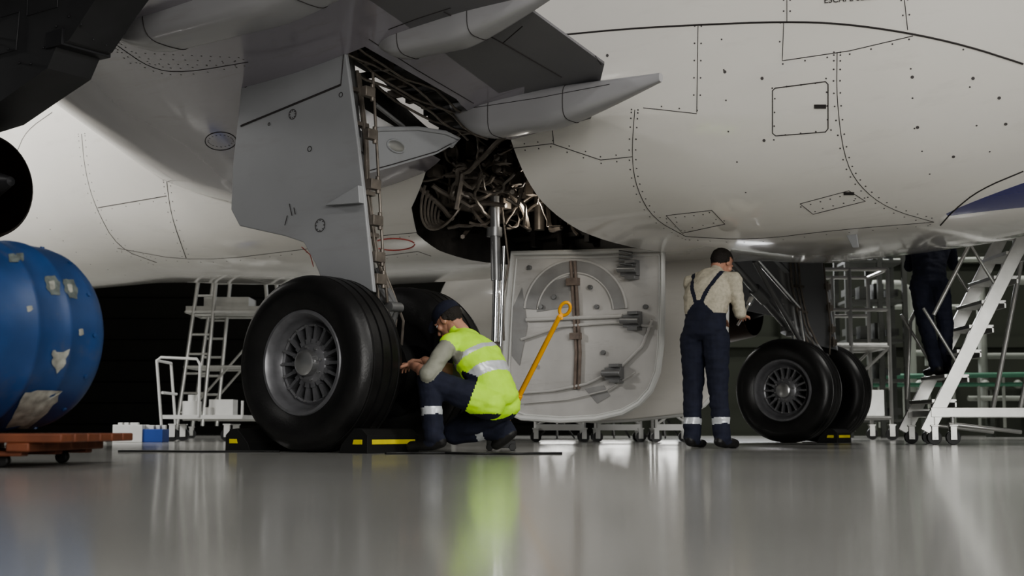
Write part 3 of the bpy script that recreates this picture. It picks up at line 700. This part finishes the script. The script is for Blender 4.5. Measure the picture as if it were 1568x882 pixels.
def rough(pts,j=3):
    q=[]; r=random.Random(len(pts))
    for a,b in zip(pts,pts[1:]+pts[:1]):
        for t_ in(0,.33,.66): q.append((a[0]*(1-t_)+b[0]*t_+r.uniform(-j,j)*(t_>0),a[1]*(1-t_)+b[1]*t_+r.uniform(-j,j)*(t_>0)))
    return q
patch(rough([(38,600),(68,597),(95,598),(88,614),(66,636),(42,655),(8,655),(22,630)],2.5),0)
patch(rough([(80,536),(92,539),(106,534),(100,556),(86,572),(78,552)],2.5),0)
patch(rough([(68,424),(84,422),(92,432),(92,452),(78,452),(70,440)],1.5),2,.002); patch(rough([(96,428),(112,428),(119,442),(118,458),(106,456),(98,444)],1.5),2,.002)
patch(rough([(74,432),(82,430),(84,442),(77,444)],1),0,.003); patch(rough([(102,436),(109,436),(111,447),(105,448)],1),0,.003)
patch(rough([(12,390),(35,388),(36,400),(14,402)],1),2,.003); patch(rough([(40,470),(48,468),(50,474),(42,478)],1),0,.002); patch(rough([(120,505),(126,503),(128,512),(121,514)],1),0,.002)
mb.obj('labels',['label','blue','label2'],t)
t=empty('drum_dolly',(-2.3,5.6,0)); mb=MB(); mb.c=0
for k in range(6): mb.box((-2.33,5.25+.165*k,.115),(1.2,.15,.035))
for x in(-2.85,-2.35,-1.9): mb.box((x,5.65,.08),(.09,.95,.035))
for y in(5.25,5.65,6.05): mb.box((-2.42,y,.055),(1.05,.08,.02))
mb.c=1
for x in(-2.85,-2.0):
    for y in(5.3,6.0): mb.cyl((x,y-.02,.028),(x,y+.02,.028),.028,seg=16)
mb.obj('dolly_deck',['wood','black'],t,bevel=.006)

# ---------- chocks
def chock(a,s,sgn,L=.46):
    c=W(a,s,0); t=empty('wheel_chock',c); mb=MB(); mb.c=0
    pr=[(0,0),(.24,0),(.24,.11),(.19,.15),(.13,.155),(.03,.06)]
    mb.prism([W(a+sgn*x,s-L/2,z) for x,z in pr],LX*L)
    mb.c=1
    n=AX*sgn
    mb.prism([W(a+sgn*.241,s-L/2+.04,.055),W(a+sgn*.241,s+L/2-.04,.055),W(a+sgn*.241,s+L/2-.04,.085),W(a+sgn*.241,s-L/2+.04,.085)],n*.004)
    mb.prism([W(a+sgn*.12,s-L/2-.001,.055),W(a+sgn*.2,s-L/2-.001,.055),W(a+sgn*.2,s-L/2-.001,.085),W(a+sgn*.13,s-L/2-.001,.085)],LX*-.004)
    mb.obj('chock_block',['black','yellow'],t,smooth=False,bevel=.004)
chock(.40,-4.26,1,.5); chock(-.40,-4.26,-1); chock(.40,3.34,1,.4)
# ---------- cable
t=empty('power_cable',(-.2,8.3,0)); mb=MB()
pts=[(-.75+.05*i,8.0+.10*math.sin(i*.35)+.03*math.sin(i*1.1),.007) for i in range(22)]
mb.tube(pts,.007,8); mb.tube([(-2.6+.1*i,8.9-.02*i+.05*math.sin(i*.8),.006) for i in range(12)],.006,8)
mb.obj('cable',['black'],t)
# ---------- jack handle
t=empty('jack_handle',(0,9.2,0)); mb=MB(); p0=on_y(776,644,9.4); p1=on_y(857,484,9.1)
mb.cyl(p0,p1,.019,.017,14); mb.cyl(p0.lerp(p1,.0),p0.lerp(p1,.25),.024); c=on_y(865,473,9.1); d=(p1-p0).normalized(); q=d.cross(V((0,-1,0))).normalized()
mb.tube([c+d*(.048*math.cos(k))+q*(.034*math.sin(k)) for k in [i*math.pi/10 for i in range(20)]],.012,10,closed=True); mb.box(c-d*.065,(.03,.04,.04))
b0=V((p0.x-.04,p0.y+.05,.06)); mb.c=1; mb.cyl(p0,V((p0.x-.02,p0.y,.07)),.03); mb.box((b0.x,b0.y,.045),(.2,.16,.05)); mb.cyl(b0,b0+V((0,0,.1)),.04)
for dx in(-.08,.08):
    for dy in(-.08,.08): mb.cyl((b0.x+dx,b0.y+dy-.01,.025),(b0.x+dx,b0.y+dy+.01,.025),.025)
mb.obj('handle_bar',['orange','black'],t,bevel=.003)

# ================================================================ PEOPLE
def bakevox(mb,name,mats,voxel,par,smooth=3,classify=None,disp=None):
    o=mb.obj(name,mats,None,smooth=False)
    r=o.modifiers.new('r','REMESH'); r.mode='VOXEL'; r.voxel_size=voxel
    s=o.modifiers.new('s','SMOOTH'); s.iterations=smooth; s.factor=.5
    bake(o)
    me=o.data; me.materials.clear()
    for k in mats: me.materials.append(M[k])
    if disp:
        from mathutils import noise
        ns=[v.normal.copy() for v in me.vertices]
        for v,n in zip(me.vertices,ns): v.co=v.co+n*disp(v.co,noise)
    if classify:
        for p in me.polygons: p.material_index=classify(p.center)
    me.shade_smooth(); attach(o,par); return o
def segd(p,a,b):
    d=b-a; t=max(0,min(1,(p-a).dot(d)/max(d.length_squared,1e-9))); return (p-(a+d*t)).length,t
def hand(mb,w,d,n,side,curl=.5,k=1):
    d=d.normalized(); n=(n-d*n.dot(d)).normalized(); s=d.cross(n).normalized()*side
    mb.cap(w,w+d*.02*k,.026*k,.027*k)
    for o_ in(-.024,-.008,.008,.024): mb.cap(w+d*.015+s*o_*.6*k,w+d*.085*k+s*o_*k,.014*k,.012*k,10)
    for o_,L in((-.030,.060),(-.011,.074),(.010,.080),(.030,.070)):
        p=w+d*.083*k+s*o_*k; dd=d.copy(); an=0
        for j,f in enumerate((.45,.32,.23)):
            an+=curl*(1,1.2,.8)[j]*.6; dd=d*math.cos(an)+n*math.sin(an)+s*o_*.8; q=p+dd*L*f*k; mb.cap(p,q,.0095*k*(1-.09*j),.0088*k*(1-.09*j),8); p=q
    p=w+d*.03*k+s*.026*k; q=p+(d*.5+s*.75+n*.35).normalized()*.038*k; mb.cap(p,q,.013*k,.011*k,8); mb.cap(q,q+(d*.8+s*.2+n*.55).normalized()*.03*k,.0105*k,.009*k,8)
def person(name,J,fwd,cloth,up_head,f_head,cap=False,curl=.8,handn=None,hd=None,baggy=1):
    J={k:V(p) for k,p in J.items()}; fwd=V(fwd).normalized()
    par=empty(name,(J['pelvis'].x,J['pelvis'].y,0))
    right=fwd.cross(V((0,0,1))).normalized()
    mb=MB()
    spine=[J['pelvis']+(J['pelvis']-J['waist'])*.35,J['pelvis'],J['waist'],J['chest'],J['shc'],J['neck']]
    b_=baggy
    dims=[(.10,.085),(.165*b_,.118*b_),(.155*b_,.112*b_),(.182*b_,.125*b_),(.165,.10),(.06,.06)]
    def spl(i,t):
        P=[spine[max(i-1,0)],spine[i],spine[min(i+1,5)],spine[min(i+2,5)]]
        return .5*((2*P[1])+(P[2]-P[0])*t+(2*P[0]-5*P[1]+4*P[2]-P[3])*t*t+(3*P[1]-P[0]-3*P[2]+P[3])*t**3)
    R=[]
    for i in range(5):
        for k in range(5 if i<4 else 6):
            t=k/5; c=spl(i,t); c2=spl(i,min(1,t+.05)); c1=spl(i,max(0,t-.05)); tn=(c2-c1).normalized()
            f=right.cross(tn).normalized()
            if f.dot(fwd)<0: f=-f
            wd=dims[i][0]*(1-t)+dims[i+1][0]*t; dp=dims[i][1]*(1-t)+dims[i+1][1]*t
            R.append([c+right*(wd*math.copysign(abs(math.cos(a))**.85,math.cos(a)))+f*(dp*math.sin(a)) for a in [2*math.pi*j/24 for j in range(24)]])
    mb.loft(R)
    bones=[]
    def B(a,b,r0,r1,mf,capit=True):
        a,b=J[a] if isinstance(a,str) else a,J[b] if isinstance(b,str) else b
        if capit: mb.cap(a,b,r0,r1)
        bones.append((a,b,r0,r1,mf))
    TR=cloth['trouser'];SH=cloth['sleeve']
    for sd in'LR':
        B('shc','sh'+sd,.085,.068,lambda t,p:cloth['torso'](.9,p)); el=J['el'+sd]; sh=J['sh'+sd]
        B(sh,el,.064,.052,lambda t,p:SH(t)); B(el,J['wr'+sd],.044,.031,lambda t,p:cloth['fore'](t))
        B('hip'+sd,'kn'+sd,.100*b_,.074*b_,TR['thigh']); B('kn'+sd,'an'+sd,.072*b_,.062*b_,TR['shin'])
        an=J['an'+sd];to=J['toe'+sd]; dv=(to-an); hz=V((dv.x,dv.y,0)).normalized()
        B(an,an,.05,.05,lambda t,p:'shoe',False)
        mb.cap(an+V((0,0,-.03))-hz*.045,an-hz*.02+V((0,0,.02)),.042,.045)
        B(an-hz*.03+V((0,0,-.035)),to,.043,.036,lambda t,p:'shoe')
        s2=hz.cross(V((0,0,1))); 
        for o_ in(-.02,.02): mb.cap(an+V((0,0,-.045))+s2*o_,to+s2*o_,.034,.03)
    bones.append((J['pelvis'],J['waist'],.13,.13,lambda t,p:cloth['torso'](.0+.3*t,p))); bones.append((J['waist'],J['chest'],.13,.13,lambda t,p:cloth['torso'](.3+.3*t,p))); bones.append((J['chest'],J['shc'],.13,.13,lambda t,p:cloth['torso'](.6+.4*t,p)))
    mb.cap(J['neck'],J['head']-V(up_head).normalized()*.05,.058,.054); bones.append((J['neck']+(J['head']-J['neck'])*.35,J['head'],.05,.05,lambda t,p:'skin'))
    names=list(dict.fromkeys(cloth['mats']+['skin','shoe']))
    def cls(p):
        best=None
        for b in bones:
            dd,t=segd(p,b[0],b[1]); dd-=b[2]*(1-t)+b[3]*t
            if best is None or dd<best[0]: best=(dd,b[4],t)
        return names.index(best[1](best[2],p))
    def dsp(p,noise): return .008*noise.noise(p*13)+.007*noise.noise(V((p.x*9,p.y*9,p.z*28)))
    bakevox(mb,'clothed_body',names,.0085,par,3,cls,dsp)
    mb=MB(); hk=hd or {}
    for sd,sg in(('L',1),('R',-1)):
        w=J['wr'+sd]; d=(w-J['el'+sd]).normalized(); mb.cap(J['el'+sd].lerp(w,.6),w,.030,.026)
        hdv=V(hk.get(sd,tuple(d))); hand(mb,w,hdv,V(handn or (0,0,-1)),sg,curl)
    bakevox(mb,'hands',['skin'],.0042,par,2)
    u=V(up_head).normalized(); f=V(f_head); f=(f-u*f.dot(u)).normalized(); r=f.cross(u).normalized(); c=J['head']
    q=lambda x,y,z:c+r*x+f*y+u*z
    mb=MB(); el_=lambda x,y,z,a,b,cc:mb.ell(q(x,y,z),r*a,f*b,u*cc)
    el_(0,-.012,.025,.076,.096,.092); el_(0,.022,-.04,.056,.068,.074); el_(0,.058,-.088,.030,.028,.024); el_(0,.078,.028,.052,.016,.012)
    mb.cap(q(0,.088,.008),q(0,.112,-.026),.010,.014); el_(0,.085,-.058,.026,.014,.012)
    for s_ in(-1,1): el_(s_*.076,-.005,-.008,.010,.022,.033); el_(s_*.045,.06,-.02,.022,.02,.022)
    mb.cap(q(0,-.02,-.05),q(0,-.03,-.13),.055,.056)
    def hairmask(p):
        d=p-c; x,y,z=d.dot(r),d.dot(f),d.dot(u); return (z>.045+max(0,y-.02)*.35) or (y<-.012 and z>-.055+max(0,y+.05)*1.2 )
    def hd_(p,noise): return (.009+.003*noise.noise(p*60)) if hairmask(p) else 0
    bakevox(mb,'head',['skin','hair'],.0055,par,2,lambda p:1 if hairmask(p) else 0,hd_)
    mb=MB()
    for s_ in(-1,1):
        mb.c=0; mb.sph(q(s_*.031,.076,.006),.0125); mb.c=1; mb.sph(q(s_*.031,.0855,.006),.006); mb.cap(q(s_*.016,.092,.026),q(s_*.046,.082,.028),.004,.003,6)
    mb.c=2; mb.cap(q(-.02,.092,-.058),q(.02,.092,-.058),.005,.005,8)
    mb.obj('face_features',['eye','hair','red'],par)
    if cap:
        mb=MB(); N=28; R=[]
        for k in range(9):
            t=math.pi/2*k/8; R.append([q(0,-.012,.045)+r*(.087*math.cos(a)*math.cos(t))+f*(.107*math.sin(a)*math.cos(t))+u*(.083*math.sin(t)**.9 if t else -.02) for a in [2*math.pi*j/N for j in range(N)]])
        mb.loft(R); mb.prism([q(.07*math.cos(a)*1.0,.075+.085*math.sin(a),.045-.02*math.sin(a)) for a in [math.pi*j/12 for j in range(13)]],u*.006)
        mb.sph(q(0,-.012,.128),.008); mb.obj('cap',['navy'],par,ang=60)
    return par,J
# mechanic 1 : crouching
J1=dict(pelvis=(-.15,8.62,.33),waist=(-.19,8.65,.46),chest=(-.27,8.71,.60),shc=(-.35,8.745,.71),neck=(-.395,8.77,.775),head=(-.47,8.82,.865),
 shL=(-.45,8.61,.70),elL=(-.58,8.44,.49),wrL=(-.69,8.65,.56),shR=(-.27,8.89,.71),elR=(-.42,9.03,.53),wrR=(-.63,8.98,.60),
 hipL=(-.20,8.53,.31),knL=(-.575,8.50,.455),anL=(-.54,8.45,.10),toeL=(-.68,8.52,.04),hipR=(-.10,8.70,.31),knR=(-.43,8.92,.13),anR=(-.10,8.82,.15),toeR=(-.15,8.84,.05))
J1={k:(p[0]+.05,p[1],p[2]) for k,p in J1.items()}
def torso1(t,p):
    if .30<t<.42 or .62<t<.72: return 'refl'
    return 'vest'
c1=dict(mats=['vest','refl','shirtg','navy'],torso=torso1,sleeve=lambda t:'vest' if t<.12 else 'shirtg',fore=lambda t:'skin',
 trouser=dict(thigh=lambda t,p:'vest' if (t<.30 and p.z>.245) else 'navy',shin=lambda t,p:'refl' if .48<t<.62 else 'navy'))
person('mechanic',J1,(-.8,.6,0),c1,(-.60,.35,.85),(-.75,.45,-.65),cap=True,hd={'L':(-.5,.85,.1),'R':(-.95,.2,.1)},baggy=1.08)
# mechanic 2 : standing
J2=dict(pelvis=(1.53,10.6,.89),waist=(1.535,10.6,1.03),chest=(1.555,10.615,1.20),shc=(1.60,10.65,1.34),neck=(1.63,10.68,1.40),head=(1.70,10.765,1.485),
 shL=(1.45,10.76,1.325),elL=(1.47,10.93,1.09),wrL=(1.66,11.02,1.05),shR=(1.755,10.54,1.325),elR=(1.80,10.54,1.07),wrR=(1.86,10.77,1.05),
 hipL=(1.45,10.66,.86),knL=(1.44,10.67,.47),anL=(1.42,10.62,.09),toeL=(1.50,10.76,.035),hipR=(1.61,10.54,.86),knR=(1.62,10.56,.47),anR=(1.64,10.50,.09),toeR=(1.75,10.62,.035))
r2=V((.8,-.6,0)); f2=V((.6,.8,0))
def torso2(t,p):
    d=p-J2c; x=d.dot(r2); z=p.z
    if z<1.06: return 'navy'
    back=d.dot(f2)<.02
    if back:
        w=.02+.10*max(0,(1.16-z)/.1)
        if z<1.16 and abs(x)<w: return 'navy'
        if z>=1.13 and abs(abs(x)-(.02+(z-1.13)*.42))<.019: return 'navy'
    else:
        if z<1.28 and abs(x)<.12: return 'navy'
    return 'shirtc'
J2c=V((1.56,10.62,1.1))
tr=dict(thigh=lambda t,p:'navy',shin=lambda t,p:'refl' if .62<t<.75 else 'navy')
c2=dict(mats=['shirtc','refl','navy'],torso=torso2,sleeve=lambda t:'shirtc',fore=lambda t:'shirtc' if t<.15 else 'skin',trouser=tr)
p2,_=person('mechanic',J2,(.6,.8,0),c2,(.42,.45,.85),(.6,.45,-.65),hd={'L':(.9,.1,0),'R':(.1,.9,.25)},baggy=1.1)
mb=MB(); h0=V((1.875,10.88,1.05)); mb.tube([h0+V((-.04,-.02,-.06)),h0,h0+V((.08,.08,.13))],.012,8); mb.cyl(h0+V((.07,.07,.12)),h0+V((.10,.10,.17)),.025); mb.obj('torque_wrench',['chrome'],p2)
# mechanic 3 : on the stairs
J3=dict(pelvis=(4.17,13.30,1.60),waist=(4.18,13.32,1.74),chest=(4.22,13.38,1.92),shc=(4.25,13.42,2.06),neck=(4.26,13.43,2.13),head=(4.28,13.47,2.24),
 shL=(4.08,13.46,2.05),elL=(4.06,13.6,1.8),wrL=(4.12,13.72,2.0),shR=(4.42,13.40,2.05),elR=(4.48,13.5,1.8),wrR=(4.42,13.68,2.0),
 hipL=(4.08,13.30,1.57),knL=(4.13,13.32,1.15),anL=(4.20,13.25,.77),toeL=(4.16,13.42,.715),hipR=(4.26,13.28,1.57),knR=(4.33,13.34,1.17),anR=(4.31,13.34,.775),toeR=(4.29,13.5,.72))
tr3=dict(thigh=lambda t,p:'navy',shin=lambda t,p:'navy')
c3=dict(mats=['shirtc','navy'],torso=lambda t,p:'navy',sleeve=lambda t:'navy',fore=lambda t:'navy' if t<.9 else 'skin',trouser=tr3)
person('mechanic',J3,(-.1,.99,0),c3,(0,.1,1),(0,1,0),baggy=1.08)

# ================================================================ LIGHT
def area(name,loc,tgt,sx,sy,pw,col=(1,1,1)):
    l=bpy.data.lights.new(name,'AREA'); l.shape='RECTANGLE'; l.size=sx; l.size_y=sy; l.energy=pw; l.color=col
    o=bpy.data.objects.new(name,l); sc.collection.objects.link(o); o.location=loc; o.rotation_euler=(V(tgt)-V(loc)).to_track_quat('-Z','Y').to_euler(); return o
area('camera_side_fill',(7,-14,3.8),(4,10,1.8),11,5,2250,(1,.985,.95))  # soft fill added behind the camera, no opening is built there
for i,(x,y,p) in enumerate([(-11,4,420),(-12,18,600),(9,3,600),(12,13,560),(9,25,480),(-4,27,640),(2,-2,400)]):
    area('ceiling_lamp_%d'%i,(x,y,9.5),(x,y,0),2.4,.5,p,(1,.98,.94))
area('bay_floodlight_front',(-8.5,11.5,4.2),(-5,17.5,2.2),1.6,.35,280,(1,.99,.97))
area('rear_glint_fill',(5,28,5),(2,14,0),3,1.5,600,(.97,.98,1))  # backlight added to put bright glints on the floor
area('tail_strip_lamp',(9,2,5.5),(4,8,2.5),3,.12,160,(1,.99,.97))
# small warm fill light added inside the open wheel well
pw=W(-.45,-1.15,2.05); l=bpy.data.lights.new('well_fill_light','POINT'); l.energy=5; l.shadow_soft_size=.04; l.color=(1,.93,.82); lo=bpy.data.objects.new('well_fill_light',l); lo.location=pw; sc.collection.objects.link(lo)
w=bpy.data.worlds.new('world'); sc.world=w; w.use_nodes=True; bg=w.node_tree.nodes['Background']; bg.inputs[0].default_value=(.9,.96,1,1); bg.inputs[1].default_value=.05
